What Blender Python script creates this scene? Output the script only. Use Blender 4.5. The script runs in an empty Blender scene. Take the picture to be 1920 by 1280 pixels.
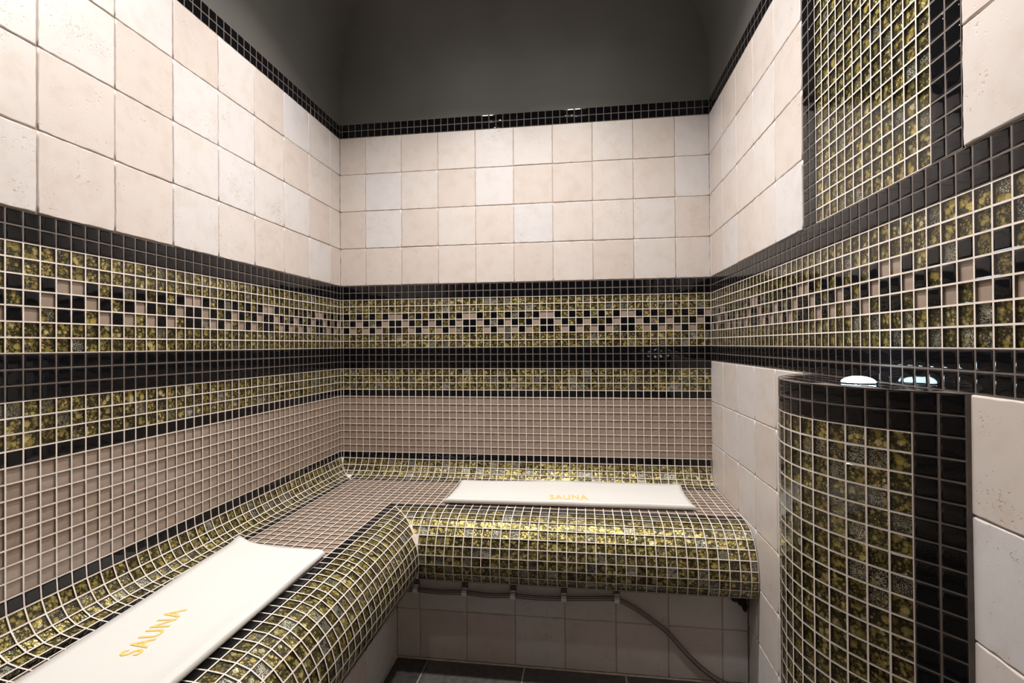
import bpy, math, random
import numpy as np
from mathutils import Matrix, Vector

# ------------------------------------------------------------------ units
# the room is measured in mosaic pitches (1 pitch = 27.5 mm); z = 0 pitches is
# the upper edge of the broad black band, the floor lies 35.36 pitches below it
P = 0.0275
ZF = 35.36
W = 52.25          # room width  (x)
L = 84.0           # room length (-y)
def m3(x, y, z): return (x*P, y*P, (z+ZF)*P)

scene = bpy.context.scene
col = scene.collection
rng = random.Random(7)

# ------------------------------------------------------------------ camera
CAM = np.array([35.007, -69.109, 0.3278])
RIGHT = np.array([0.990632, 0.136365, -0.007302])
UP = np.array([0.008103, -0.005318, 0.999953])
FWD = np.array([-0.13632, 0.990644, 0.006374])
FPX = 931.889
cd = bpy.data.cameras.new('camera'); cam = bpy.data.objects.new('camera', cd); col.objects.link(cam)
cd.sensor_fit = 'HORIZONTAL'; cd.sensor_width = 36.0; cd.lens = FPX/1920*36.0
cd.clip_start = 0.01; cd.clip_end = 50
M = Matrix(((RIGHT[0], UP[0], -FWD[0], 0), (RIGHT[1], UP[1], -FWD[1], 0), (RIGHT[2], UP[2], -FWD[2], 0), (0, 0, 0, 1)))
M.translation = Vector(m3(*CAM)); cam.matrix_world = M
scene.camera = cam

# ------------------------------------------------------------------ world, lights, exposure
wd = bpy.data.worlds.new('world'); scene.world = wd; wd.use_nodes = True
wd.node_tree.nodes['Background'].inputs[0].default_value = (0.5, 0.5, 0.55, 1)
wd.node_tree.nodes['Background'].inputs[1].default_value = 0.02
def downlight(x, y, watts, spread=112, size=0.07, aim=None):
    ld = bpy.data.lights.new('downlight', 'AREA'); ld.shape = 'DISK'; ld.size = size
    ld.energy = watts; ld.color = (1.0, 0.965, 0.93); ld.spread = math.radians(spread)
    lo = bpy.data.objects.new('downlight', ld); col.objects.link(lo)
    lo.location = m3(x, y, 47.5)
    if aim: lo.rotation_euler = (Vector(m3(*aim))-lo.location).to_track_quat('-Z', 'Y').to_euler()
for x, y in ((17.5, -23.5), (34.5, -23.5)):
    downlight(x, y, 7.6, 120); downlight(x, y, 2.5, 180)       # beam and stray light of the two main downlights
# two adjustable downlights nearer the viewer, turned to the side walls
downlight(16.5, -45.6, 2.4, 84, 0.06, (0, -47, 14)); downlight(33.3, -45.6, 2.9, 80, 0.06, (W, -45, 16))
for x in (16.5, 33.3): downlight(x, -45.4, 0.42, 175, 0.035)
vs = scene.view_settings
vs.view_transform = 'Standard'; vs.look = 'None'; vs.gamma = 1.0; vs.use_curve_mapping = False
vs.exposure = 0.28

# ------------------------------------------------------------------ materials
def newmat(name):
    m = bpy.data.materials.new(name); m.use_nodes = True
    nt = m.node_tree; nt.nodes.clear()
    out = nt.nodes.new('ShaderNodeOutputMaterial')
    return m, nt, out
def N(nt, t, **kw):
    n = nt.nodes.new(t)
    for k, v in kw.items():
        if k in n.inputs: n.inputs[k].default_value = v
        else: setattr(n, k, v)
    return n
def ramp(nt, stops, interp='LINEAR'):
    n = nt.nodes.new('ShaderNodeValToRGB'); e = n.color_ramp.elements; n.color_ramp.interpolation = interp
    e[0].position, e[0].color = stops[0][0], (*stops[0][1], 1)
    e[1].position, e[1].color = stops[-1][0], (*stops[-1][1], 1)
    for p_, c in stops[1:-1]:
        x = e.new(p_); x.color = (*c, 1)
    return n
def lk(nt, a, b): nt.links.new(a, b)
def math_(nt, op, a=None, b=None, va=0.0, vb=0.0):
    n = nt.nodes.new('ShaderNodeMath'); n.operation = op
    n.inputs[0].default_value = va; n.inputs[1].default_value = vb
    if a is not None: lk(nt, a, n.inputs[0])
    if b is not None: lk(nt, b, n.inputs[1])
    return n.outputs[0]
def mixc(nt, fac, a, b, mode='MIX'):
    n = nt.nodes.new('ShaderNodeMix'); n.data_type = 'RGBA'; n.blend_type = mode
    for s, v in ((n.inputs[0], fac), (n.inputs[6], a), (n.inputs[7], b)):
        if isinstance(v, (int, float)): s.default_value = v
        elif isinstance(v, tuple): s.default_value = (*v, 1)
        else: lk(nt, v, s)
    return n.outputs[2]
def seed(nt):
    """one random number per tile: object random (single tiles) + stored seed (joined tiles)"""
    oi = nt.nodes.new('ShaderNodeObjectInfo'); at = nt.nodes.new('ShaderNodeAttribute'); at.attribute_name = 'tile_seed'
    return math_(nt, 'FRACT', math_(nt, 'ADD', oi.outputs['Random'], at.outputs['Fac']))
def seed_color(nt, sd):
    w = nt.nodes.new('ShaderNodeTexWhiteNoise'); w.noise_dimensions = '1D'
    lk(nt, math_(nt, 'MULTIPLY', sd, vb=977.0), w.inputs['W'])
    return w
def tile_pos(nt, wn, amount=3.0):
    """world position shifted by a random vector for each tile, so that the print differs from tile to tile"""
    g = nt.nodes.new('ShaderNodeNewGeometry')
    v = nt.nodes.new('ShaderNodeVectorMath'); v.operation = 'SCALE'; lk(nt, wn.outputs['Color'], v.inputs[0]); v.inputs['Scale'].default_value = amount
    a = nt.nodes.new('ShaderNodeVectorMath'); a.operation = 'ADD'; lk(nt, g.outputs['Position'], a.inputs[0]); lk(nt, v.outputs[0], a.inputs[1])
    return a.outputs[0]
def principled(nt, out, **kw):
    b = N(nt, 'ShaderNodeBsdfPrincipled'); lk(nt, b.outputs[0], out.inputs[0])
    for k, v in kw.items():
        s = b.inputs[k]
        if isinstance(v, (int, float)): s.default_value = v
        elif isinstance(v, tuple): s.default_value = (*v, 1)
        else: lk(nt, v, s)
    return b
def bump(nt, h, strength, dist):
    n = nt.nodes.new('ShaderNodeBump'); n.inputs['Strength'].default_value = strength; n.inputs['Distance'].default_value = dist
    lk(nt, h, n.inputs['Height']); return n.outputs[0]

def simple(name, c, rough=0.6, metal=0.0, noise=0.0, nscale=40.0, spec=0.5, bumps=0.0):
    m, nt, out = newmat(name)
    if noise or bumps:
        g = nt.nodes.new('ShaderNodeNewGeometry')
        t = N(nt, 'ShaderNodeTexNoise', Scale=nscale, Detail=4.0); lk(nt, g.outputs['Position'], t.inputs['Vector'])
        r = ramp(nt, [(0.3, tuple(x*(1-noise) for x in c)), (0.7, tuple(min(1, x*(1+noise)) for x in c))]); lk(nt, t.outputs[0], r.inputs[0])
        b = principled(nt, out, **{'Base Color': r.outputs[0], 'Roughness': rough, 'Metallic': metal, 'Specular IOR Level': spec})
        if bumps: lk(nt, bump(nt, t.outputs[0], bumps, 0.002), b.inputs['Normal'])
    else:
        principled(nt, out, **{'Base Color': c, 'Roughness': rough, 'Metallic': metal, 'Specular IOR Level': spec})
    return m

GROUT = simple('pale_grout', (0.76, 0.665, 0.585), 0.8, noise=0.12, nscale=60)
DGROUT = simple('dark_grout', (0.135, 0.105, 0.09), 0.7, noise=0.2, nscale=60)
JOINT = simple('tile_joint', (0.50, 0.395, 0.315), 0.9, noise=0.2, nscale=50)
MORTAR = simple('mortar', (0.19, 0.145, 0.11), 0.9, noise=0.3, nscale=30)
PLASTER = simple('dark_plaster', (0.092, 0.088, 0.078), 0.55, noise=0.08, nscale=5, spec=0.3)
SLATE = simple('slate', (0.060, 0.054, 0.050), 0.5, noise=0.35, nscale=60, bumps=0.3)
FJOINT = simple('floor_joint', (0.36, 0.33, 0.30), 0.8)
FRONT = simple('dark_glass', (0.012, 0.012, 0.013), 0.15)
LUMP = simple('black_residue', (0.012, 0.010, 0.009), 0.8)
THREAD = simple('gold_thread', (0.88, 0.56, 0.17), 0.45, noise=0.2, nscale=900)
CLIP = simple('clip_plastic', (0.9, 0.88, 0.85), 0.2)
CLIPBASE = simple('clip_base', (0.10, 0.075, 0.06), 0.6)

def glass_face():
    m, nt, out = newmat('clear_tile_glass')
    tr = N(nt, 'ShaderNodeBsdfTransparent'); tr.inputs[0].default_value = (0.93, 0.93, 0.92, 1)
    gl = N(nt, 'ShaderNodeBsdfGlossy', Roughness=0.06)
    g = nt.nodes.new('ShaderNodeNewGeometry')
    t = N(nt, 'ShaderNodeTexNoise', Scale=40.0, Detail=0.0); lk(nt, g.outputs['Position'], t.inputs['Vector'])
    nb = bump(nt, t.outputs[0], 0.06, 0.004)
    lk(nt, nb, gl.inputs['Normal'])
    fr = N(nt, 'ShaderNodeFresnel', IOR=1.5)
    lk(nt, math_(nt, 'SUBTRACT', None, math_(nt, 'MULTIPLY', g.outputs['Backfacing'], vb=1.5-1/1.5), va=1.5), fr.inputs['IOR'])   # a thin pane: same from either side
    mx = N(nt, 'ShaderNodeMixShader'); lk(nt, fr.outputs[0], mx.inputs[0]); lk(nt, tr.outputs[0], mx.inputs[1]); lk(nt, gl.outputs[0], mx.inputs[2])
    lk(nt, mx.outputs[0], out.inputs[0]); return m
GLASS = glass_face()

def gold_foil():
    m, nt, out = newmat('gold_foil')
    sd = seed(nt); wn = seed_color(nt, sd); pos = tile_pos(nt, wn)
    # size of the bubbles differs a little from tile to tile
    wob = N(nt, 'ShaderNodeTexNoise', Scale=220.0, Detail=2.0); lk(nt, pos, wob.inputs['Vector'])
    v = nt.nodes.new('ShaderNodeVectorMath'); v.operation = 'SCALE'; lk(nt, wob.outputs['Color'], v.inputs[0]); v.inputs['Scale'].default_value = 0.004
    a = nt.nodes.new('ShaderNodeVectorMath'); a.operation = 'ADD'; lk(nt, pos, a.inputs[0]); lk(nt, v.outputs[0], a.inputs[1])
    sep = nt.nodes.new('ShaderNodeSeparateColor'); lk(nt, wn.outputs['Color'], sep.inputs[0])
    sc = nt.nodes.new('ShaderNodeMapRange'); lk(nt, sep.outputs[0], sc.inputs[0]); sc.inputs[3].default_value = 62.0; sc.inputs[4].default_value = 165.0
    def vor(feature, scale=None, link=None):
        n = N(nt, 'ShaderNodeTexVoronoi'); n.feature = feature; lk(nt, a.outputs[0], n.inputs['Vector'])
        if link is not None: lk(nt, link, n.inputs['Scale'])
        else: n.inputs['Scale'].default_value = scale
        return n
    v1 = vor('F1', link=sc.outputs[0])                                     # large bubbles
    vs_ = vor('F1', link=math_(nt, 'MULTIPLY', sc.outputs[0], vb=2.3))      # small bubbles between them
    v3 = vor('DISTANCE_TO_EDGE', 430.0); v4 = vor('F1', 430.0)
    big = N(nt, 'ShaderNodeTexNoise', Scale=75.0, Detail=2.0); lk(nt, pos, big.inputs['Vector'])
    thr = nt.nodes.new('ShaderNodeMapRange'); lk(nt, big.outputs[0], thr.inputs[0]); thr.inputs[1].default_value = 0.35; thr.inputs[2].default_value = 0.72
    thr.inputs[3].default_value = 0.66; thr.inputs[4].default_value = 0.28
    def bubble(vn, radius, stops):
        sp = nt.nodes.new('ShaderNodeSeparateColor'); lk(nt, vn.outputs['Color'], sp.inputs[0])
        rr = math_(nt, 'MULTIPLY', radius, math_(nt, 'ADD', math_(nt, 'MULTIPLY', sp.outputs[1], vb=0.5), vb=0.65))
        mk = nt.nodes.new('ShaderNodeMapRange'); lk(nt, math_(nt, 'SUBTRACT', rr, vn.outputs['Distance']), mk.inputs[0])
        mk.inputs[1].default_value = -0.03; mk.inputs[2].default_value = 0.05
        rim = nt.nodes.new('ShaderNodeMapRange'); lk(nt, math_(nt, 'SUBTRACT', rr, vn.outputs['Distance']), rim.inputs[0])
        rim.inputs[1].default_value = 0.0; rim.inputs[2].default_value = 0.2; rim.inputs[3].default_value = 0.6; rim.inputs[4].default_value = 1.08
        r_ = ramp(nt, stops); lk(nt, sp.outputs[0], r_.inputs[0])
        cc = nt.nodes.new('ShaderNodeCombineColor')
        for i in range(3): lk(nt, rim.outputs[0], cc.inputs[i])
        return mk.outputs[0], mixc(nt, 1.0, r_.outputs[0], cc.outputs[0], 'MULTIPLY')
    m_s, c_s = bubble(vs_, thr.outputs[0], [(0.0, (0.25, 0.20, 0.06)), (0.5, (0.42, 0.34, 0.10)), (1.0, (0.62, 0.51, 0.19))])
    m_b, c_b = bubble(v1, thr.outputs[0], [(0.0, (0.42, 0.33, 0.09)), (0.4, (0.62, 0.495, 0.145)), (0.72, (0.80, 0.64, 0.19)), (0.88, (0.86, 0.74, 0.34)), (1.0, (0.92, 0.85, 0.58))])
    fine = ramp(nt, [(0.0, (0.62, 0.60, 0.52)), (0.25, (1, 1, 1))]); lk(nt, v3.outputs['Distance'], fine.inputs[0])
    goldc = mixc(nt, m_s, (0.070, 0.060, 0.024), c_s)
    goldc = mixc(nt, m_b, goldc, c_b)
    goldc = mixc(nt, 1.0, goldc, fine.outputs[0], 'MULTIPLY')
    # silvery crackled tiles
    sgap = nt.nodes.new('ShaderNodeMapRange'); lk(nt, math_(nt, 'SUBTRACT', v3.outputs['Distance'], math_(nt, 'MULTIPLY', big.outputs[0], vb=0.42)), sgap.inputs[0])
    sgap.inputs[1].default_value = -0.12; sgap.inputs[2].default_value = -0.02
    sil = mixc(nt, sgap.outputs[0], (0.035, 0.033, 0.018), (0.74, 0.70, 0.57))
    isil = nt.nodes.new('ShaderNodeMapRange'); lk(nt, math_(nt, 'ADD', sep.outputs[1], math_(nt, 'MULTIPLY', big.outputs[0], vb=0.5)), isil.inputs[0])
    isil.inputs[1].default_value = 1.11; isil.inputs[2].default_value = 1.16
    c = mixc(nt, isil.outputs[0], goldc, sil)
    # overall tone of the tile
    tone = nt.nodes.new('ShaderNodeMapRange'); lk(nt, sep.outputs[2], tone.inputs[0]); tone.inputs[3].default_value = 0.62; tone.inputs[4].default_value = 1.25
    tc = nt.nodes.new('ShaderNodeCombineColor')
    for i in range(3): lk(nt, tone.outputs[0], tc.inputs[i])
    c = mixc(nt, 1.0, c, tc.outputs[0], 'MULTIPLY')
    b = principled(nt, out, **{'Base Color': c, 'Metallic': 0.6, 'Roughness': 0.35})
    h = math_(nt, 'ADD', v1.outputs['Distance'], math_(nt, 'MULTIPLY', v4.outputs['Distance'], vb=0.5))
    lk(nt, bump(nt, h, 0.6, 0.0015), b.inputs['Normal'])
    return m
GOLD = gold_foil()
GOLDSIDE = simple('gold_tile_edge', (0.052, 0.042, 0.018), 0.5)
PINKSIDE = simple('taupe_tile_edge', (0.20, 0.148, 0.115), 0.5)

def taupe():
    m, nt, out = newmat('taupe_backing')
    sd = seed(nt); wn = seed_color(nt, sd); pos = tile_pos(nt, wn, 1.0)
    t = N(nt, 'ShaderNodeTexNoise', Scale=160.0, Detail=3.0); lk(nt, pos, t.inputs['Vector'])
    sep = nt.nodes.new('ShaderNodeSeparateColor'); lk(nt, wn.outputs['Color'], sep.inputs[0])
    r = ramp(nt, [(0.0, (0.365, 0.270, 0.212)), (1.0, (0.43, 0.322, 0.258))]); lk(nt, sep.outputs[0], r.inputs[0])
    r2 = ramp(nt, [(0.3, (0.92, 0.92, 0.92)), (0.7, (1.05, 1.05, 1.05))]); lk(nt, t.outputs[0], r2.inputs[0])
    principled(nt, out, **{'Base Color': mixc(nt, 1.0, r.outputs[0], r2.outputs[0], 'MULTIPLY'), 'Roughness': 0.55}); return m
TAUPE = taupe()

def black_glass():
    m, nt, out = newmat('black_glass')
    g = nt.nodes.new('ShaderNodeNewGeometry')
    t = N(nt, 'ShaderNodeTexNoise', Scale=40.0, Detail=0.0); lk(nt, g.outputs['Position'], t.inputs['Vector'])
    b = principled(nt, out, **{'Base Color': (0.004, 0.004, 0.005), 'Roughness': 0.05, 'Specular IOR Level': 0.36})
    lk(nt, bump(nt, t.outputs[0], 0.10, 0.005), b.inputs['Normal']); return m
BLACK = black_glass()

def beige():
    m, nt, out = newmat('beige_stone_tile')
    sd = seed(nt); wn = seed_color(nt, sd); pos = tile_pos(nt, wn, 4.0)
    sep = nt.nodes.new('ShaderNodeSeparateColor'); lk(nt, wn.outputs['Color'], sep.inputs[0])
    tint = ramp(nt, [(0.0, (0.575, 0.50, 0.452)), (0.3, (0.60, 0.532, 0.488)), (0.6, (0.612, 0.556, 0.520)), (0.85, (0.612, 0.572, 0.552)), (1.0, (0.605, 0.578, 0.578))])
    lk(nt, sep.outputs[0], tint.inputs[0])
    n1 = N(nt, 'ShaderNodeTexNoise', Scale=22.0, Detail=5.0, Roughness=0.6); lk(nt, pos, n1.inputs['Vector'])
    mott = ramp(nt, [(0.32, (0.95, 0.92, 0.89)), (0.5, (1, 1, 1)), (0.75, (1.03, 1.03, 1.04))]); lk(nt, n1.outputs[0], mott.inputs[0])
    c = mixc(nt, 1.0, tint.outputs[0], mott.outputs[0], 'MULTIPLY')
    # small pits gathered in patches
    n2 = N(nt, 'ShaderNodeTexNoise', Scale=170.0, Detail=3.0, Roughness=0.65); lk(nt, pos, n2.inputs['Vector'])
    n3 = N(nt, 'ShaderNodeTexNoise', Scale=14.0, Detail=2.0); lk(nt, pos, n3.inputs['Vector'])
    pit = nt.nodes.new('ShaderNodeMapRange'); lk(nt, math_(nt, 'ADD', n2.outputs[0], math_(nt, 'MULTIPLY', n3.outputs[0], vb=0.55)), pit.inputs[0])
    pit.inputs[1].default_value = 0.93; pit.inputs[2].default_value = 1.03
    c = mixc(nt, math_(nt, 'MULTIPLY', pit.outputs[0], vb=0.55), c, (0.40, 0.29, 0.21))
    b = principled(nt, out, **{'Base Color': c, 'Roughness': 0.37, 'Specular IOR Level': 0.6})
    h = math_(nt, 'SUBTRACT', math_(nt, 'MULTIPLY', n1.outputs[0], vb=0.8), pit.outputs[0])
    lk(nt, bump(nt, h, 0.35, 0.0012), b.inputs['Normal']); return m
BEIGE = beige()

def towel_mat():
    m, nt, out = newmat('white_cotton')
    g = nt.nodes.new('ShaderNodeNewGeometry')
    t = N(nt, 'ShaderNodeTexNoise', Scale=900.0, Detail=2.0); lk(nt, g.outputs['Position'], t.inputs['Vector'])
    t2 = N(nt, 'ShaderNodeTexNoise', Scale=9.0, Detail=2.0); lk(nt, g.outputs['Position'], t2.inputs['Vector'])
    b = principled(nt, out, **{'Base Color': (0.69, 0.668, 0.635), 'Roughness': 0.9, 'Specular IOR Level': 0.1, 'Sheen Weight': 0.15})
    h = math_(nt, 'ADD', math_(nt, 'MULTIPLY', t.outputs[0], vb=0.08), t2.outputs[0])
    lk(nt, bump(nt, h, 0.25, 0.006), b.inputs['Normal']); return m
TOWEL = towel_mat()

def tube_mat():
    m, nt, out = newmat('clear_plastic')
    tr = N(nt, 'ShaderNodeBsdfTransparent'); tr.inputs[0].default_value = (0.95, 0.91, 0.87, 1)
    gl = N(nt, 'ShaderNodeBsdfGlossy', Roughness=0.12)
    df = N(nt, 'ShaderNodeBsdfDiffuse'); df.inputs[0].default_value = (0.45, 0.36, 0.29, 1)
    m1 = N(nt, 'ShaderNodeMixShader'); m1.inputs[0].default_value = 0.09; lk(nt, tr.outputs[0], m1.inputs[1]); lk(nt, df.outputs[0], m1.inputs[2])
    fr = N(nt, 'ShaderNodeFresnel', IOR=1.5)
    mx = N(nt, 'ShaderNodeMixShader'); lk(nt, fr.outputs[0], mx.inputs[0]); lk(nt, m1.outputs[0], mx.inputs[1]); lk(nt, gl.outputs[0], mx.inputs[2])
    lk(nt, mx.outputs[0], out.inputs[0]); return m
TUBE = tube_mat()
def lamp_mat():
    m, nt, out = newmat('lit_lens')
    e = N(nt, 'ShaderNodeEmission', Strength=14.0); e.inputs[0].default_value = (0.68, 0.87, 1.0, 1)
    lk(nt, e.outputs[0], out.inputs[0]); return m
LENS = lamp_mat()

# ------------------------------------------------------------------ mesh helpers
def mesh(name, verts, faces, mats, fmat=None, smooth=False, seeds=None):
    me = bpy.data.meshes.new(name)
    me.from_pydata([m3(*v) for v in verts], [], faces)
    for mt in mats: me.materials.append(mt)
    if fmat is not None: me.polygons.foreach_set('material_index', np.asarray(fmat, dtype=np.int32))
    if smooth: me.polygons.foreach_set('use_smooth', np.ones(len(faces), dtype=bool))
    if seeds is not None:
        at = me.attributes.new('tile_seed', 'FLOAT', 'FACE'); at.data.foreach_set('value', np.asarray(seeds, dtype=np.float32))
    me.update(); return me
def obj(name, me, parent=None, kind=None):
    o = bpy.data.objects.new(name, me); col.objects.link(o)
    if parent is not None: o.parent = parent
    if kind: o['kind'] = kind
    return o
def thing(name, label, cat):
    o = bpy.data.objects.new(name, None); col.objects.link(o); o.empty_display_size = 0.1
    o['label'] = label; o['category'] = cat; return o
def box_data(x0, x1, y0, y1, z0, z1):
    v = [(x0,y0,z0),(x1,y0,z0),(x1,y1,z0),(x0,y1,z0),(x0,y0,z1),(x1,y0,z1),(x1,y1,z1),(x0,y1,z1)]
    f = [(0,3,2,1),(4,5,6,7),(0,1,5,4),(1,2,6,5),(2,3,7,6),(3,0,4,7)]
    return v, f

def inset(poly, g):
    """move the edges of a convex polygon inwards by g"""
    n = len(poly); out = []
    for i in range(n):
        p = poly[i]; a = poly[i-1]-p; b = poly[(i+1) % n]-p
        la, lb = np.linalg.norm(a), np.linalg.norm(b)
        a = a/la; b = b/lb
        s = np.linalg.norm(np.cross(a, b))
        out.append(p+(a+b)*(g/max(s, 0.15)))
    return np.array(out)
def poly_area(poly, nrm):
    s = np.zeros(3)
    for i in range(len(poly)): s += np.cross(poly[i], poly[(i+1) % len(poly)])
    return 0.5*np.dot(s, nrm)

JW = 0.048   # half a mosaic joint
def tile_geo(Q, nrm, kind):
    """verts, faces, face materials of one mosaic tile whose outline is Q (front face at height 0)"""
    n = len(Q); R1 = inset(Q, 0.028); V = list(R1); F = [tuple(range(n))]
    R2 = Q-nrm*0.026; V += list(R2)
    for i in range(n): F.append((i, n+i, n+(i+1) % n, (i+1) % n))
    if kind == 'black':          # cast glass, very slightly pillowed
        V += list(Q-nrm*0.25)
        for i in range(n): F.append((n+i, 2*n+i, 2*n+(i+1) % n, n+(i+1) % n))
        if min(np.linalg.norm(Q[i]-Q[i-1]) for i in range(n)) > 0.6:
            V += list(inset(Q, 0.10)+nrm*0.0036); F[0] = tuple(range(3*n, 4*n))
            for i in range(n): F.append((3*n+i, i, (i+1) % n, 3*n+(i+1) % n))
        return V, F, [0]*len(F)
    fm = [0]*(1+n)
    V += list(Q-nrm*0.135)
    for i in range(n): F.append((n+i, 2*n+i, 2*n+(i+1) % n, n+(i+1) % n))
    fm += [2]*n
    F.append(tuple(range(2*n, 3*n))); fm.append(1)
    return V, F, fm
TILE_MATS = {'gold': [GLASS, GOLD, GOLDSIDE], 'pink': [GLASS, TAUPE, PINKSIDE], 'black': [BLACK]}
UNIT = {}
def unit_mesh(kind):
    if kind not in UNIT:
        Q = np.array([(-.5+JW, -.5+JW, 0), (.5-JW, -.5+JW, 0), (.5-JW, .5-JW, 0), (-.5+JW, .5-JW, 0)])
        V, F, fm = tile_geo(Q, np.array([0, 0, 1.0]), kind)
        me = bpy.data.meshes.new(kind+'_tile')
        me.from_pydata([tuple(np.array(v)*P) for v in V], [], F)
        for mt in TILE_MATS[kind]: me.materials.append(mt)
        me.polygons.foreach_set('material_index', np.array(fm, dtype=np.int32))
        if kind == 'black':
            for i in [0]+list(range(9, len(F))): me.polygons[i].use_smooth = True
        me.update()
        UNIT[kind] = me
    return UNIT[kind]

def on_screen(c, nrm, area):
    """how large a piece shows in the photograph (pixels), 0 when out of frame or turned away"""
    d = c-CAM; z = d@FWD
    if z < 1: return 0.0
    x = 960+FPX*(d@RIGHT)/z; y = 640-FPX*(d@UP)/z
    if not (-15 < x < 1935 and -15 < y < 1295): return 0.0
    cosv = -(nrm@d)/np.linalg.norm(d)
    return max(0.0, cosv)*area*FPX*FPX/(d@d)

class Mosaic:
    def __init__(self, root):
        self.root = root; self.cells = []
    def cell(self, pts, kind, facing, grout=None):
        """pts: outline of the cell in the surface; kind gold/pink/black/None"""
        q = [np.array(pts[0], float)]
        for p in pts[1:]:
            p = np.array(p, float)
            if np.linalg.norm(p-q[-1]) > 0.06: q.append(p)
        if len(q) > 2 and np.linalg.norm(q[0]-q[-1]) <= 0.06: q.pop()
        if len(q) < 3: return
        q = np.array(q); nrm = np.cross(q[1]-q[0], q[2]-q[0])
        if len(q) == 4: nrm = np.cross(q[2]-q[0], q[3]-q[1])
        nrm = nrm/np.linalg.norm(nrm)
        if nrm@np.array(facing, float) < 0:
            q = q[::-1].copy(); nrm = -nrm
            q = np.roll(q, 1, axis=0)
        if grout is None: grout = 0
        self.cells.append((q, kind, nrm, grout))
    def finish(self, cap=300):
        gV, gF, gM = [], [], []
        groups = {}
        for q, kind, nrm, gr in self.cells:
            n = len(q); b = len(gV); drop = nrm*0.018
            Q = inset(q, JW); A = poly_area(Q, nrm); w = min(np.linalg.norm(q[i]-q[(i+1) % n]) for i in range(n))
            ok = kind is not None and A > 0.07 and poly_area(inset(q, JW+0.03), nrm) > 0.04 and (n == 3 or w > 0.2)
            if not ok:
                gV += list(q-drop); gF.append(tuple(range(b, b+n))); gM.append(gr); continue
            gV += list(q-drop)+list(Q-drop)
            for i in range(n): gF.append((b+i, b+(i+1) % n, b+n+(i+1) % n, b+n+i)); gM.append(gr)
            groups.setdefault(kind, []).append((on_screen(q.mean(axis=0), nrm, A), q, Q, nrm))
        obj('grout', mesh('grout', gV, gF, [GROUT, DGROUT], gM), self.root, 'stuff')
        for kind, lst in groups.items():
            lst.sort(key=lambda t: -t[0])
            nsingle = min(cap, sum(1 for t in lst if t[0] > 0))
            V, F, FM, S = [], [], [], []
            for i, (a, q, Q, nrm) in enumerate(lst):
                tl = [rng.gauss(0, 0.005), rng.gauss(0, 0.005)]
                if i < nsingle:
                    regular = len(q) == 4
                    if regular:
                        u = (q[1]-q[0]+q[2]-q[3])/2; v = (q[3]-q[0]+q[2]-q[1])/2
                        lu, lv = np.linalg.norm(u), np.linalg.norm(v)
                        regular = abs(u@v)/(lu*lv) < 0.05 and 0.75 < lu < 1.15 and 0.75 < lv < 1.15 and \
                            max(np.linalg.norm((q[1]-q[0])-u), np.linalg.norm((q[3]-q[0])-v)) < 0.05
                    if regular:
                        u = u/lu; w_ = nrm+u*tl[0]+v/lv*tl[1]; w_ = w_/np.linalg.norm(w_)
                        u = u-w_*(u@w_); u = u/np.linalg.norm(u); v = np.cross(w_, u)
                        o = obj(kind+'_tile', unit_mesh(kind), self.root)
                        c = q.mean(axis=0)
                        Mx = Matrix(((u[0]*lu, v[0]*lv, w_[0], 0), (u[1]*lu, v[1]*lv, w_[1], 0), (u[2]*lu, v[2]*lv, w_[2], 0), (0, 0, 0, 1)))
                        Mx.translation = Vector(m3(*c)); o.matrix_basis = Mx
                    else:
                        vv, ff, fm = tile_geo(Q, nrm, kind)
                        obj(kind+'_tile', mesh(kind+'_tile', vv, ff, TILE_MATS[kind], fm), self.root)
                else:
                    w_ = nrm+(q[1]-q[0])*tl[0]+(q[-1]-q[0])*tl[1]; w_ = w_/np.linalg.norm(w_)
                    cc = Q.mean(axis=0); Q2 = Q-np.outer((Q-cc)@w_, w_)
                    vv, ff, fm = tile_geo(Q2, w_, kind); b = len(V)
                    V += vv; F += [tuple(b+k for k in f_) for f_ in ff]; FM += fm; s = rng.random(); S += [s]*len(ff)
            if F:
                obj(kind+'_tile_field', mesh(kind+'_tile_field', V, F, TILE_MATS[kind], FM, seeds=S), self.root, 'stuff')

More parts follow.
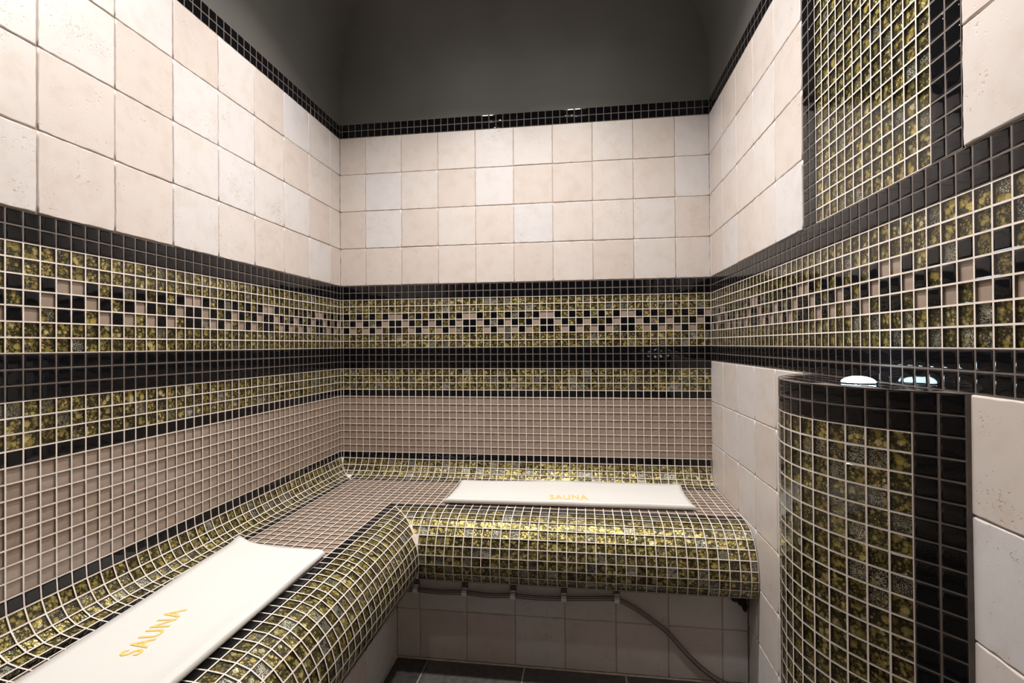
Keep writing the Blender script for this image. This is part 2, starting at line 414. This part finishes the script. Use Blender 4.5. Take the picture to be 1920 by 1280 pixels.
# ------------------------------------------------------------------ large beige tiles
class Beige:
    """worn-edged square wall tiles, each an object; outline drawn in (u, v, w) of the wall"""
    def __init__(self, root, frame, name='beige_tile'):
        self.root, self.frame, self.name = root, frame, name    # frame: origin, u, v, n (unit vectors)
        self.cache = {}
    def tile(self, u0, u1, v0, v1, proud=0.06):
        g = 0.034; w, h = u1-u0-2*g, v1-v0-2*g
        if w < 0.1 or h < 0.1: return
        o_, U, V_, Nn = [np.array(a, float) for a in self.frame]
        key = (round(w, 1), round(h, 1), rng.randrange(3))
        if key not in self.cache:
            nu, nv = max(3, int(w*2.2)), max(3, int(h*2.2))
            ring = [(-w/2+w*i/nu, -h/2) for i in range(nu)]+[(w/2, -h/2+h*i/nv) for i in range(nv)]+\
                   [(w/2-w*i/nu, h/2) for i in range(nu)]+[(-w/2, h/2-h*i/nv) for i in range(nv)]
            k = len(ring); vs_, fs = [], []
            for hgt, ins, jit in ((0.0, 0.07, 0.045), (-0.025, 0.025, 0.02), (-0.075, 0.0, 0.012), (-0.3, 0.0, 0.0)):
                for x, y in ring:
                    sx, sy = (w/2-ins)/(w/2), (h/2-ins)/(h/2)
                    vs_.append((x*sx+rng.uniform(-jit, jit), y*sy+rng.uniform(-jit, jit), hgt))
            fs.append(tuple(range(k)))
            for r in range(3):
                for i in range(k): fs.append((r*k+i, (r+1)*k+i, (r+1)*k+(i+1) % k, r*k+(i+1) % k))
            me = bpy.data.meshes.new(self.name); me.from_pydata([tuple(np.array(v)*P) for v in vs_], [], fs)
            me.materials.append(BEIGE)
            sm = np.ones(len(fs), dtype=bool); sm[0] = False; me.polygons.foreach_set('use_smooth', sm)
            me.update(); self.cache[key] = me
        o = obj(self.name, self.cache[key], self.root)
        t1, t2 = rng.gauss(0, 0.0022), rng.gauss(0, 0.0022)
        n2 = Nn+U*t1+V_*t2; n2 /= np.linalg.norm(n2); u2 = U-n2*(U@n2); u2 /= np.linalg.norm(u2); v2 = np.cross(n2, u2)
        Mx = Matrix(((u2[0], v2[0], n2[0], 0), (u2[1], v2[1], n2[1], 0), (u2[2], v2[2], n2[2], 0), (0, 0, 0, 1)))
        c = o_+U*(u0+u1)/2+V_*(v0+v1)/2+Nn*(proud+rng.uniform(-.015, .015)); Mx.translation = Vector(m3(*c)); o.matrix_basis = Mx
    def grid(self, us, vs_, backing):
        for a, b in zip(us, us[1:]):
            for c, d in zip(vs_, vs_[1:]): self.tile(a, b, c, d)
        o_, U, V_, Nn = [np.array(a, float) for a in self.frame]
        b = len(backing[0]); e = Nn*-0.045
        backing[0].extend([o_+U*us[0]+V_*vs_[0]+e, o_+U*us[-1]+V_*vs_[0]+e, o_+U*us[-1]+V_*vs_[-1]+e, o_+U*us[0]+V_*vs_[-1]+e])
        backing[1].append((b, b+1, b+2, b+3))

# ------------------------------------------------------------------ levels shared by the walls
VS = 1.00695
def kz(k): return k*VS
ROWS_BEIGE = [9.09, 14.55, 20.02, 25.44, 30.88]
TOP = 32.92
PATA = 'PPBGBGBGBGB'; PATB = 'BBPBGBPBGBP'; PATC = 'BBGPBPGPBPG'
KIND = {'P': 'pink', 'B': 'black', 'G': 'gold'}
def band_kind(k, r):
    """kind of tile in row k (k..k+1 above the broad black band), r = column counted from the pattern's centre"""
    if k in (7, 8) or k in (-1, -2, -3): return 'black', 1
    if k == 4: return KIND[PATA[r % 11]], 0
    if k == 3: return KIND[PATB[r % 11]], 0
    if k == 2: return KIND[PATC[r % 11]], 0
    if k in (0, 1, 5, 6) or -6 <= k <= -4: return 'gold', 0
    if k == -7: return 'black', 0
    return 'pink', 0

def wall_slab(name, x0, x1, y0, y1):
    v, f = box_data(x0, x1, y0, y1, -ZF-4, 38.2)
    return obj(name, mesh(name, v, f, [JOINT]), None, 'structure')

XB = [0.0]+[0.42+j for j in range(52)]+[W]                          # back wall columns (first = col -1)
YL = [0.0]+[0.927+1.00396*m for m in range(83)]; YL[-1] = L         # left wall columns
YR = [0.0]+[0.334+1.00551*n for n in range(84)]; YR[-1] = L         # right wall columns

# ---- back wall
wall_back = wall_slab('wall_back', -4, W+4, 0.34, 4)
mo = Mosaic(wall_back)
for i in range(len(XB)-1):
    x0, x1 = XB[i], XB[i+1]; j = i-1
    for k in range(-15, 9):
        kd, g = band_kind(k, j-7)
        mo.cell([(x0, 0, kz(k)), (x1, 0, kz(k)), (x1, 0, kz(k+1)), (x0, 0, kz(k+1))], kd, (0, -1, 0), g)
    for z0, z1 in ((30.9, 31.91), (31.91, TOP)):
        mo.cell([(x0, 0, z0), (x1, 0, z0), (x1, 0, z1), (x0, 0, z1)], 'black', (0, -1, 0), 1)
mo.finish()
bk = [[], []]
be = Beige(wall_back, ((0, 0, 0), (1, 0, 0), (0, 0, 1), (0, -1, 0)))
be.grid([0.0]+[3.97+5.478*i for i in range(9)]+[W], ROWS_BEIGE, bk)
obj('joint_backing', mesh('joint_backing', bk[0], bk[1], [JOINT]), wall_back)

# ---- left wall
wall_left = wall_slab('wall_left', -4, -0.34, -L-4, 0.34)
mo = Mosaic(wall_left)
for i in range(len(YL)-1):
    y0, y1 = -YL[i], -YL[i+1]; m_ = i-1
    for k in range(-15, 9):
        kd, g = band_kind(k, m_-4)
        mo.cell([(0, y1, kz(k)), (0, y0, kz(k)), (0, y0, kz(k+1)), (0, y1, kz(k+1))], kd, (1, 0, 0), g)
    for z0, z1 in ((30.9, 31.91), (31.91, TOP)):
        mo.cell([(0, y1, z0), (0, y0, z0), (0, y0, z1), (0, y1, z1)], 'black', (1, 0, 0), 1)
mo.finish()
bk = [[], []]
be = Beige(wall_left, ((0, 0, 0), (0, 1, 0), (0, 0, 1), (1, 0, 0)))
be.grid([-L]+[-(3.06+5.465*i) for i in range(14, -1, -1)]+[0.0], ROWS_BEIGE, bk)
obj('joint_backing', mesh('joint_backing', bk[0], bk[1], [JOINT]), wall_left)

# ---- right wall
wall_right = wall_slab('wall_right', W+0.34, W+4, -L-4, 0.34)
mo = Mosaic(wall_right)
for i in range(len(YR)-1):
    y0, y1 = -YR[i], -YR[i+1]; n_ = i-1
    for k in range(-2, 9):
        kd, g = band_kind(k, n_-4)
        mo.cell([(W, y0, kz(k)), (W, y1, kz(k)), (W, y1, kz(k+1)), (W, y0, kz(k+1))], kd, (-1, 0, 0), g)
    for z0, z1 in ((30.9, 31.91), (31.91, TOP)):
        mo.cell([(W, y0, z0), (W, y1, z0), (W, y1, z1), (W, y0, z1)], 'black', (-1, 0, 0), 1)
PANEL = [27.84, 28.87]+[29.9+1.006*i for i in range(13)]+[42.99, 44.02]
PZ = [9.09+(30.9-9.09)/22*i for i in range(23)]
for i in range(len(PANEL)-1):
    for a, b in zip(PZ, PZ[1:]):
        kd = 'gold' if 2 <= i <= 13 else 'black'
        mo.cell([(W, -PANEL[i], a), (W, -PANEL[i+1], a), (W, -PANEL[i+1], b), (W, -PANEL[i], b)], kd, (-1, 0, 0), 0 if kd == 'gold' else 1)
mo.finish(300)
bk = [[], []]
be = Beige(wall_right, ((W, 0, 0), (0, -1, 0), (0, 0, 1), (-1, 0, 0)))
be.grid([0.0]+[0.62+5.445*i for i in range(5)]+[27.80], ROWS_BEIGE, bk)
be.grid([44.10]+[49.6+5.45*i for i in range(7)]+[L], ROWS_BEIGE, bk)
ROWS_LOW = [-ZF, -34.75, -29.3, -23.83, -18.37, -12.92, -7.4, kz(-2)]
be.grid([0.12]+[5.55+5.5*i for i in range(15)], ROWS_LOW, bk)
obj('joint_backing', mesh('joint_backing', bk[0], bk[1], [JOINT]), wall_right)

# ---- wall behind the camera: dark glass, beige lower part added to brighten bench face
v, f = box_data(-4, W+4, -L-4, -L, -ZF-4, -10)
v2, f2 = box_data(-4, W+4, -L-4, -L, -10, 38.2)
obj('wall_front', mesh('wall_front', v+v2, f+[tuple(i+8 for i in q) for q in f2], [BEIGE, FRONT], [0]*6+[1]*6), None, 'structure')

# ------------------------------------------------------------------ ceiling: dark plaster, coved
prof = [(-0.02, TOP), (-0.02, 37.9)]+[(10-10*math.cos(t), 37.9+10*math.sin(t)) for t in np.linspace(0.08, math.pi/2, 16)]
V, F = [], []
for s in range(4):
    b = len(V)
    for d, z in prof:
        cs = [(d, -d), (W-d, -d), (W-d, -L+d), (d, -L+d)]
        V += [(*cs[s], z), (*cs[(s+1) % 4], z)]
    for i in range(len(prof)-1): F.append((b+2*i, b+2*i+1, b+2*i+3, b+2*i+2))
d, z = prof[-1]; b = len(V)
V += [(d, -d, z), (W-d, -d, z), (W-d, -L+d, z), (d, -L+d, z)]; F.append((b, b+1, b+2, b+3))
obj('ceiling', mesh('ceiling', V, F, [PLASTER], smooth=True), None, 'structure')

# ------------------------------------------------------------------ floor
v, f = box_data(-4, W+4, -L-4, 4, -ZF-4, -ZF-0.07)
floor = obj('floor', mesh('floor', v, f, [FJOINT]), None, 'structure')
def slate_tile(x0, x1, y0, y1):
    g = 0.09; x0 += g; x1 -= g; y0 += g; y1 -= g; c = 0.05
    V = [(x0+c, y0+c, -ZF), (x1-c, y0+c, -ZF), (x1-c, y1-c, -ZF), (x0+c, y1-c, -ZF)]
    V += [(x0, y0, -ZF-.04), (x1, y0, -ZF-.04), (x1, y1, -ZF-.04), (x0, y1, -ZF-.04)]
    V += [(x0, y0, -ZF-.2), (x1, y0, -ZF-.2), (x1, y1, -ZF-.2), (x0, y1, -ZF-.2)]
    F = [(0, 1, 2, 3)]
    for r in (0, 4):
        for i in range(4): F.append((r+i, r+4+i, r+4+(i+1) % 4, r+(i+1) % 4))
    obj('floor_tile', mesh('floor_tile', V, F, [SLATE]), floor)
FX = [13.87, 17.55, 28.56, 39.57, 50.58, W]; FY = [-14.2, -25.2, -36.2, -47.2, -58.2, -69.2, -L]
for a, b in zip(FX, FX[1:]):
    for c, d in zip(FY, FY[1:]): slate_tile(a, b, d, c)

# ------------------------------------------------------------------ L-shaped bench
bench = thing('corner_bench', 'L-shaped built-in corner bench with taupe mosaic seat and rounded gold mosaic front edge', 'bench')
COVE = [(0, kz(-15)), (.07, -16.05), (.40, -16.95), (.87, -17.68), (1.48, -18.14), (2.25, -18.33), (3.0, -18.38)]
SEAT = [(3.0+9.4/9*i, -18.38) for i in range(1, 10)]
ROLL = [(13.4, -18.42), (14.48, -18.55), (15.42, -18.88), (16.22, -19.46), (16.86, -20.24), (17.32, -21.14), (17.58, -22.1), (17.68, -23.06), (17.58, -24.0), (17.24, -24.86)]
PR = COVE+SEAT+ROLL
RK = ['black']+['gold']*4+['black']+['pink']*9+['black']+['gold']*9
NCOV, NSEAT = 6, 15
def sm(a, b, x):
    t = min(1, max(0, (x-a)/(b-a))); return t*t*(3-2*t)
def xline(j, row):       # lines across the back leg
    wx = XB[j+1] if 0 <= j+1 < len(XB) else W
    sx = 3.0+9.4/9*(j-3) if 3 <= j <= 12 else wx
    if j == 51 or j+1 >= len(XB)-1: sx = wx
    return wx+(sx-wx)*min(1, row/6)
def yline(m_, row):      # lines across the left leg
    wy = YL[m_+1]
    if m_ < 2: sy, t = wy, 0
    elif m_ <= 11: sy, t = 3.0+9.4/9*(m_-2), min(1, row/6)
    elif m_ == 12: sy, t = 13.4, min(1, row/6)
    else: sy, t = 13.4+1.0148*(m_-12), sm(4, 15, row)
    return min(L-.3, wy+(sy-wy)*t)
mo = Mosaic(bench)
for r in range(len(RK)):
    (d0, z0), (d1, z1) = PR[r], PR[r+1]
    nx, nz = z0-z1, d1-d0
    on_seat = NCOV <= r < NSEAT; edge = r == NSEAT
    for j in range(-1, 52):
        a0, b0, a1, b1 = xline(j, r), xline(j+1, r), xline(j, r+1), xline(j+1, r+1)
        if on_seat or edge:
            if j < (12 if on_seat else 13): continue
        a0, b0, a1, b1 = max(a0, d0), max(b0, d0), max(a1, d1), max(b1, d1)
        b0, b1 = min(b0, W-.14), min(b1, W-.14)
        mo.cell([(a1, -d1, z1), (b1, -d1, z1), (b0, -d0, z0), (a0, -d0, z0)], RK[r], (0, -nx, nz))
    for m_ in range(-1, 81):
        a0, b0, a1, b1 = yline(m_, r), yline(m_+1, r), yline(m_, r+1), yline(m_+1, r+1)
        if on_seat or edge:
            if m_ < (11 if on_seat else 12): continue
        a0, b0, a1, b1 = max(a0, d0), max(b0, d0), max(a1, d1), max(b1, d1)
        mo.cell([(d1, -b1, z1), (d1, -a1, z1), (d0, -a0, z0), (d0, -b0, z0)], RK[r], (nx, 0, nz))
S = [PR[NCOV+i][0] for i in range(11)]
for a in range(9):
    for b in range(9):
        mo.cell([(S[a], -S[b+1], -18.38), (S[a+1], -S[b+1], -18.38), (S[a+1], -S[b], -18.38), (S[a], -S[b], -18.38)], 'pink', (0, 0, 1))
# the black edging turns the corner
mo.cell([(12.4, -13.4, -18.42), (13.4, -13.4, -18.42), (13.4, -12.4, -18.40), (12.4, -12.4, -18.38)], 'black', (0, 0, 1))
mo.finish()
# body of the bench, a little below the tiles
off = []
for i in range(len(PR)):
    a = PR[max(0, i-1)]; b = PR[min(len(PR)-1, i+1)]
    t = np.array([b[0]-a[0], b[1]-a[1]]); t /= np.linalg.norm(t)
    off.append((PR[i][0]+t[1]*0.34, PR[i][1]-t[0]*0.34))
FXB, FYB = 13.87, 14.2
LB = [(d, d, z) for d, z in off]+[(17.0, 17.0, -25.02), (15.4, 15.6, -25.25), (FXB+.15, FYB+.15, -25.45), (FXB-.25, FYB-.25, -25.6), (FXB-.25, FYB-.25, -ZF-1)]
V, F = [], []
for dx, dy, z in LB: V += [(dx, -dy, z), (W-.14, -dy, z), (dx, -L+.4, z)]
for i in range(len(LB)-1):
    b = 3*i
    F += [(b, b+1, b+4, b+3), (b+2, b, b+3, b+5)]
obj('body', mesh('body', V, F, [MORTAR]), bench)
# beige tiles on the bench face
bk = [[], []]
be = Beige(bench, ((0, -FYB, 0), (1, 0, 0), (0, 0, 1), (0, -1, 0)), 'face_tile')
be.grid([FXB+.02]+[16.6+5.49*i for i in range(7)]+[W-.14], [-35.22, -29.72, -25.4], bk)
be = Beige(bench, ((FXB, 0, 0), (0, 1, 0), (0, 0, 1), (1, 0, 0)), 'face_tile')
be.grid([-L+.4]+[-(17.13+5.47*i) for i in range(12, -1, -1)]+[-FYB-.02], [-35.22, -29.72, -25.4], bk)
obj('joint_backing', mesh('joint_backing', bk[0], bk[1], [JOINT]), bench)
# skirting bead of grout at the floor
V, F = [], []
for a, b in (((FXB, -FYB), (W-.14, -FYB)), ((FXB, -L+.4), (FXB, -FYB))):
    n0 = len(V); dx, dy = (0, -.12) if a[1] == b[1] else (.12, 0)
    V += [(a[0]+dx, a[1]+dy, -ZF), (b[0]+dx, b[1]+dy, -ZF), (b[0]+dx*.4, b[1]+dy*.4, -35.2), (a[0]+dx*.4, a[1]+dy*.4, -35.2)]
    F.append((n0, n0+1, n0+2, n0+3))
obj('floor_bead', mesh('floor_bead', V, F, [JOINT]), bench)
# black residue left under the rounded edge at the right wall
V, F = [], []
r2 = random.Random(3)
for cx, cy, cz, sx, sy, sz in ((50.8, -14.75, -26.05, .55, .35, .42), (51.3, -14.75, -26.3, .5, .35, .55), (51.65, -14.6, -27.0, .26, .3, .55), (50.3, -14.7, -25.85, .35, .3, .22)):
    b = len(V)
    for i in range(5):
        th = math.pi*i/4
        for j in range(8):
            ph = 2*math.pi*j/8; k = 1+r2.uniform(-.25, .25)
            V.append((cx+sx*k*math.sin(th)*math.cos(ph), cy+sy*k*math.sin(th)*math.sin(ph), cz+sz*k*math.cos(th)))
    for i in range(4):
        for j in range(8): F.append((b+i*8+j, b+(i+1)*8+j, b+(i+1)*8+(j+1) % 8, b+i*8+(j+1) % 8))
obj('mortar_lump', mesh('mortar_lump', V, F, [LUMP], smooth=True), bench)

# ------------------------------------------------------------------ rounded column on the right wall
column = thing('tiled_column', 'rounded half column clad in olive gold and black mosaic against the right wall', 'column')
half = [(52.05, -44.36), (51.41, -43.59), (50.75, -42.84), (50.09, -42.09), (49.47, -41.30), (48.91, -40.48), (48.43, -39.60), (48.06, -38.67), (47.80, -37.71), (47.68, -36.71)]
path = half+[(x, -72.42-y) for x, y in reversed(half)]
mo = Mosaic(column)
CT = kz(-2); NR = 33
for i in range(len(path)-1):
    (xa, ya), (xb, yb) = path[i], path[i+1]
    nx, ny = -(yb-ya), (xb-xa)
    for r in range(NR):
        z1 = CT-r*1.0055; z0 = max(-ZF, z1-1.0055)
        if z1-z0 < .1: continue
        kd = 'black' if r < 2 or i in (0, 1, 17, 18) else 'gold'
        mo.cell([(xb, yb, z0), (xa, ya, z0), (xa, ya, z1), (xb, yb, z1)], kd, (nx, ny, 0), 1 if kd == 'black' else 0)
# top: black mosaic cells
from_poly = [np.array(p) for p in path]
def inside(x, y, marg=0.12):
    for a, b in zip(from_poly, from_poly[1:]):
        e = b-a; nn = np.array([-e[1], e[0]])/np.linalg.norm(e)      # outward
        if (np.array([x, y])-a)@nn > -marg: return False
    return x < W-.03
for a in range(6):
    for b in range(18):
        x0, y0 = 52.2-(a+1)*1.005, -44.9+b*1.005
        if all(inside(x0+dx, y0+dy) for dx in (0, 1) for dy in (0, 1)):
            mo.cell([(x0, y0, CT), (x0+1, y0, CT), (x0+1, y0+1, CT), (x0, y0+1, CT)], 'black', (0, 0, 1), 1)
mo.finish()
V = [(x, y, CT-.03) for x, y in path]+[(W+.3, -28.06, CT-.03), (W+.3, -44.36, CT-.03)]
n = len(V)
V += [(W+.3+(x-W-.3)*.93, -36.21+(y+36.21)*.955, CT-.35) for x, y, z in V]
V += [(x, y, -ZF) for x, y, z in V[n:]]
F = [tuple(range(n))[::-1]]
for r in (0, n):
    for i in range(n): F.append((r+i, r+n+i, r+n+(i+1) % n, r+(i+1) % n))
obj('core', mesh('core', V, F, [DGROUT]), column)
# dark fillet where the column meets the wall
V, F = [], []
for ya, s in ((-44.36, -1), (-28.06, 1)):
    b = len(V)
    V += [(52.05, ya, -ZF), (W+.1, ya+s*.16, -ZF), (W+.1, ya+s*.16, CT), (52.05, ya, CT)]; F.append((b, b+1, b+2, b+3))
obj('edge_fillet', mesh('edge_fillet', V, F, [DGROUT]), column)

# ------------------------------------------------------------------ lit lens on the column
lamp = thing('dome_light', 'small lit white dome light on top of the rounded column', 'lamp')
def lathe(profile, cx, cy, n=32):
    V, F = [], []
    for r, z in profile:
        for i in range(n): V.append((cx+r*math.cos(2*math.pi*i/n), cy+r*math.sin(2*math.pi*i/n), z))
    for k in range(len(profile)-1):
        for i in range(n): F.append((k*n+i, k*n+(i+1) % n, (k+1)*n+(i+1) % n, (k+1)*n+i))
    return V, F
LX, LY = 50.7, -38.3
V, F = lathe([(.84, CT+.02)]+[(.84*math.cos(t), CT+.05+.36*math.sin(t)) for t in np.linspace(0, math.pi/2-.02, 9)], LX, LY)
obj('lens', mesh('lens', V, F, [LENS], smooth=True), lamp)
V, F = lathe([(.86, CT+.0), (.95, CT+.0), (.95, CT+.06), (.87, CT+.07), (.83, CT+.04)], LX, LY)
obj('mounting_ring', mesh('mounting_ring', V, F, [simple('dark_metal', (.05, .05, .055), .3, 1.0)], smooth=True), lamp)

# ------------------------------------------------------------------ towels
def bil(c, u, v):
    a, b, d, e = [np.array(p, float) for p in c]       # back-start, back-end, front-end, front-start
    return (a*(1-u)+b*u)*(1-v)+(e*(1-u)+d*u)*v
def wave(u, v, s):
    return 0.5*math.sin(3.1*u*5+s)*math.sin(2.2*v*3+s*1.7)+0.35*math.sin(u*23+v*6+s*2.3)+0.25*math.sin(v*11+u*3+s)
def lift_corner(t, u, v):
    return 0.25*max(0, 1-u/.05)*max(0, 1-v/.16) if t.curl else 0.06*max(0, 1-min(u, 1-u)/.03)*max(0, 1-v/.2)
class Towel:
    def __init__(self, label, corners, seedn, wob, curl=False):
        self.c, self.s, self.wob, self.curl = corners, seedn, wob, curl
        self.o = thing('folded_towel', label, 'towel'); self.o['group'] = 'folded white towels on the bench'
        self.layer('lower_layer', -18.33, 0.16, 0.004, 0.03)
        self.layer('upper_layer', -18.20, 0.22, 0.0, 0.0)
    def xy(self, u, v, grow=0.0):
        du, dv = self.wob(u, v)
        p = bil(self.c, u+du, v+dv)
        return p
    def rise(self, x, y):                  # the back edge rides up the cove
        d = -y if not self.curl else x
        return float(np.interp(d, [p[0] for p in COVE], [p[1] for p in COVE]))+18.38
    def roll(self, v):                     # the folded front edge stands higher
        return 0.40*math.exp(-((v-.955)/.05)**2)
    def top(self, x, y):
        u, v = .5, .5
        for _ in range(8):
            p = bil(self.c, u, v); e = np.array([x, y])-p
            J = np.array([bil(self.c, u+1e-4, v)-p, bil(self.c, u, v+1e-4)-p]).T/1e-4
            du, dv = np.linalg.solve(J, e); u += du; v += dv
        return -18.20+0.23+self.rise(x, y)+self.roll(v)+0.05*wave(u, v, self.s)
    def layer(self, name, zb, th, sh, lift):
        nu, nv = 60, 14
        c = self.c; D = np.linalg.norm(np.array(c[3], float)-np.array(c[0], float))
        V, F = [], []
        loop = [(0.0+v, 'T') for v in np.linspace(0.012, 1-th/2/D, nv)]
        pts = []
        for v in np.linspace(0.0, 1-th*.5/D, nv): pts.append((v, 1.0))
        for t in np.linspace(0, math.pi, 7)[1:-1]: pts.append((1-th*.5/D+th*.5/D*math.sin(t), .5+.5*math.cos(t)))
        for v in np.linspace(1-th*.5/D, 0.0, nv): pts.append((v, 0.0))
        K = len(pts)
        for i in range(nu+1):
            u = i/nu
            rnd = max(0, 1-min(u, 1-u)/.012)              # ends close softly
            for v, h in pts:
                x, y = self.xy(sh+(1-2*sh)*u, v*(1-lift))
                zt = zb+th+0.05*wave(u, v, self.s+(0 if name == 'upper_layer' else .4))*h+(self.roll(v) if name == 'upper_layer' else 0)
                zz = zb+0.01+lift_corner(self, u, v)+self.rise(x, y)+(zt-zb)*(h*(1-.45*rnd*rnd)+(1-h)*.0)
                V.append((x, y, zz))
        for i in range(nu):
            for k in range(K):
                a = i*K+k; b = i*K+(k+1) % K
                F.append((a, b, b+K, a+K))
        F.append(tuple(range(K))[::-1]); F.append(tuple(range(nu*K, nu*K+K)))
        # keep outward orientation
        me = mesh(name, V, F, [TOWEL], smooth=True)
        obj(name, me, self.o)
    def letters(self, text, origin, direction, cap, width):
        cu = bpy.data.curves.new('lettering', 'FONT'); cu.body = text; cu.size = 1.0; cu.resolution_u = 4; cu.space_character = 1.12
        cu.offset = 0.012; to = bpy.data.objects.new('lettering', cu); col.objects.link(to)
        dg = bpy.context.evaluated_depsgraph_get(); dg.update()
        me0 = bpy.data.meshes.new_from_object(to.evaluated_get(dg))
        vs_ = np.array([v.co[:] for v in me0.vertices]); fs = [tuple(p.vertices) for p in me0.polygons]
        bpy.data.objects.remove(to); bpy.data.meshes.remove(me0)
        lo, hi = vs_.min(axis=0), vs_.max(axis=0)
        e = np.array(direction, float); e /= np.linalg.norm(e); nrm = np.array([-e[1], e[0]])
        V = []
        for x, y, _ in vs_:
            q = np.array(origin)+e*(x-lo[0])/(hi[0]-lo[0])*width+nrm*(y-lo[1])/(hi[1]-lo[1])*cap
            V.append((q[0], q[1], self.top(q[0], q[1])+.035))
        n = len(V); edges = {}
        for f_ in fs:
            for a, b in zip(f_, f_[1:]+f_[:1]): edges[(a, b)] = 1
        F = list(fs); V += [(x, y, zz-.12) for x, y, zz in V]
        for a, b in edges:
            if (b, a) not in edges: F.append((b, a, a+n, b+n))
        o = obj('lettering', mesh('lettering', V, F, [THREAD]), self.o)
        o['label'] = 'gold embroidered word SAUNA'

def wob_back(u, v):
    e = 0.004*math.sin(v*5+1)
    if u > .5: return (-.011*v*v+.012*(1-v)*0-.012*math.sin(v*math.pi)*(u-.5)*2, .02*math.sin(u*9)*(1-v))
    return (.0+.004*math.sin(v*4), .03*math.sin(u*7+1)*(1-v))
t1 = Towel('folded white towel on the seat along the back wall, gold SAUNA lettering facing the room',
           [(18.85, -2.85), (47.75, -2.0), (48.0, -11.5), (19.0, -12.15)], 1.3, wob_back)
t1.letters('SAUNA', (31.3, -10.25), (1, 0.08), 1.8, 4.5)
def wob_left(u, v):
    # the far end sags in the middle and its front corner is rounded
    far = max(0, 1-u/.10)
    return (far*(.046*math.sin(v*math.pi*.9)+.05*(max(0, v-.72)/.28)**2), .0)
t2 = Towel('folded white towel on the left seat, nearest the viewer, with gold SAUNA lettering',
           [(2.35, -25.2), (4.85, -54.5), (13.25, -54.5), (12.45, -25.9)], 4.1, wob_left, True)
t2.letters('SAUNA', (8.88, -42.75), (-1.18, 5.03), 1.25, 5.15)

# ------------------------------------------------------------------ clear tube clipped under the bench edge
hose = thing('plastic_tube', 'clear plastic tube clipped below the back bench edge and drooping to the floor', 'tube')
HY = -14.68
keys = [(14.6, HY, -27.42), (15.4, HY, -27.38), (16.3, HY, -27.32), (19.2, HY, -27.42), (21.95, HY, -27.34), (24.7, HY, -27.45), (27.4, HY, -27.34), (30.2, HY, -27.40), (33.0, HY, -27.28),
        (36.0, HY, -27.10), (37.6, HY, -26.98), (38.65, HY, -27.05), (40.1, HY, -27.62), (41.64, HY, -28.55), (43.16, HY, -29.6), (43.95, HY, -30.25), (45.1, HY, -31.5), (46.4, HY, -32.85), (47.75, HY, -34.0), (49.4, HY-.1, -34.95), (50.6, HY-.4, -35.12), (51.9, HY-.9, -35.12)]
def catmull(pts, per=6):
    pts = [np.array(p, float) for p in pts]; out = []
    for i in range(len(pts)-1):
        p0, p1, p2, p3 = pts[max(0, i-1)], pts[i], pts[i+1], pts[min(len(pts)-1, i+2)]
        for t in np.arange(per)/per:
            out.append(.5*((2*p1)+(-p0+p2)*t+(2*p0-5*p1+4*p2-p3)*t*t+(-p0+3*p1-3*p2+p3)*t**3))
    out.append(pts[-1]); return out
def tube(pts, r, n=10):
    V, F = [], []
    for i, p in enumerate(pts):
        t = pts[min(i+1, len(pts)-1)]-pts[max(0, i-1)]; t /= np.linalg.norm(t)
        a = np.cross(t, (0, 1, 0)); a /= np.linalg.norm(a); b = np.cross(t, a)
        for k in range(n): V.append(p+r*(a*math.cos(2*math.pi*k/n)+b*math.sin(2*math.pi*k/n)))
    for i in range(len(pts)-1):
        for k in range(n): F.append((i*n+k, i*n+(k+1) % n, (i+1)*n+(k+1) % n, (i+1)*n+k))
    F.append(tuple(range(n))[::-1]); F.append(tuple(range((len(pts)-1)*n, len(pts)*n)))
    return V, F
ct = catmull(keys)
V, F = tube(ct, 0.235, 12)
obj('clear_sleeve', mesh('clear_sleeve', V, F, [TUBE], smooth=True), hose)
V, F = tube(ct, 0.045, 6)
obj('wire', mesh('wire', V, F, [simple('brown_wire', (.12, .08, .055), .5)], smooth=True), hose)
for cx, cz in ((16.3, -27.32), (21.95, -27.34), (27.4, -27.34), (33.0, -27.28), (38.65, -27.05)):
    # saddle: foot above, arch over the tube, foot below
    pr = [(-14.34, .60), (-14.46, .60), (-14.48, .36), (-14.80, .30), (-14.97, .12), (-14.97, -.12), (-14.80, -.30), (-14.48, -.36), (-14.46, -.52), (-14.36, -.52)]
    hw = .27; V = []; F = []
    inner = [(y+.05 if y < -14.5 else y, z*.86) for y, z in pr]
    for x in (cx-hw, cx+hw):
        V += [(x, y, cz+z) for y, z in pr]+[(x, y+.06, cz+z*.9) for y, z in pr]
    n = len(pr)
    for i in range(n-1):
        F += [(i, i+1, 2*n+i+1, 2*n+i), (n+i, 3*n+i, 3*n+i+1, n+i+1), (i, n+i, n+i+1, i+1), (2*n+i, 2*n+i+1, 3*n+i+1, 3*n+i)]
    clip = obj('clip', mesh('clip', V, F, [CLIP], smooth=False), hose)
    v, f = box_data(cx-.33, cx+.33, -14.47, -14.33, cz+.36, cz+.98)
    b = obj('clip_base', mesh('clip_base', v, f, [CLIPBASE]), clip)
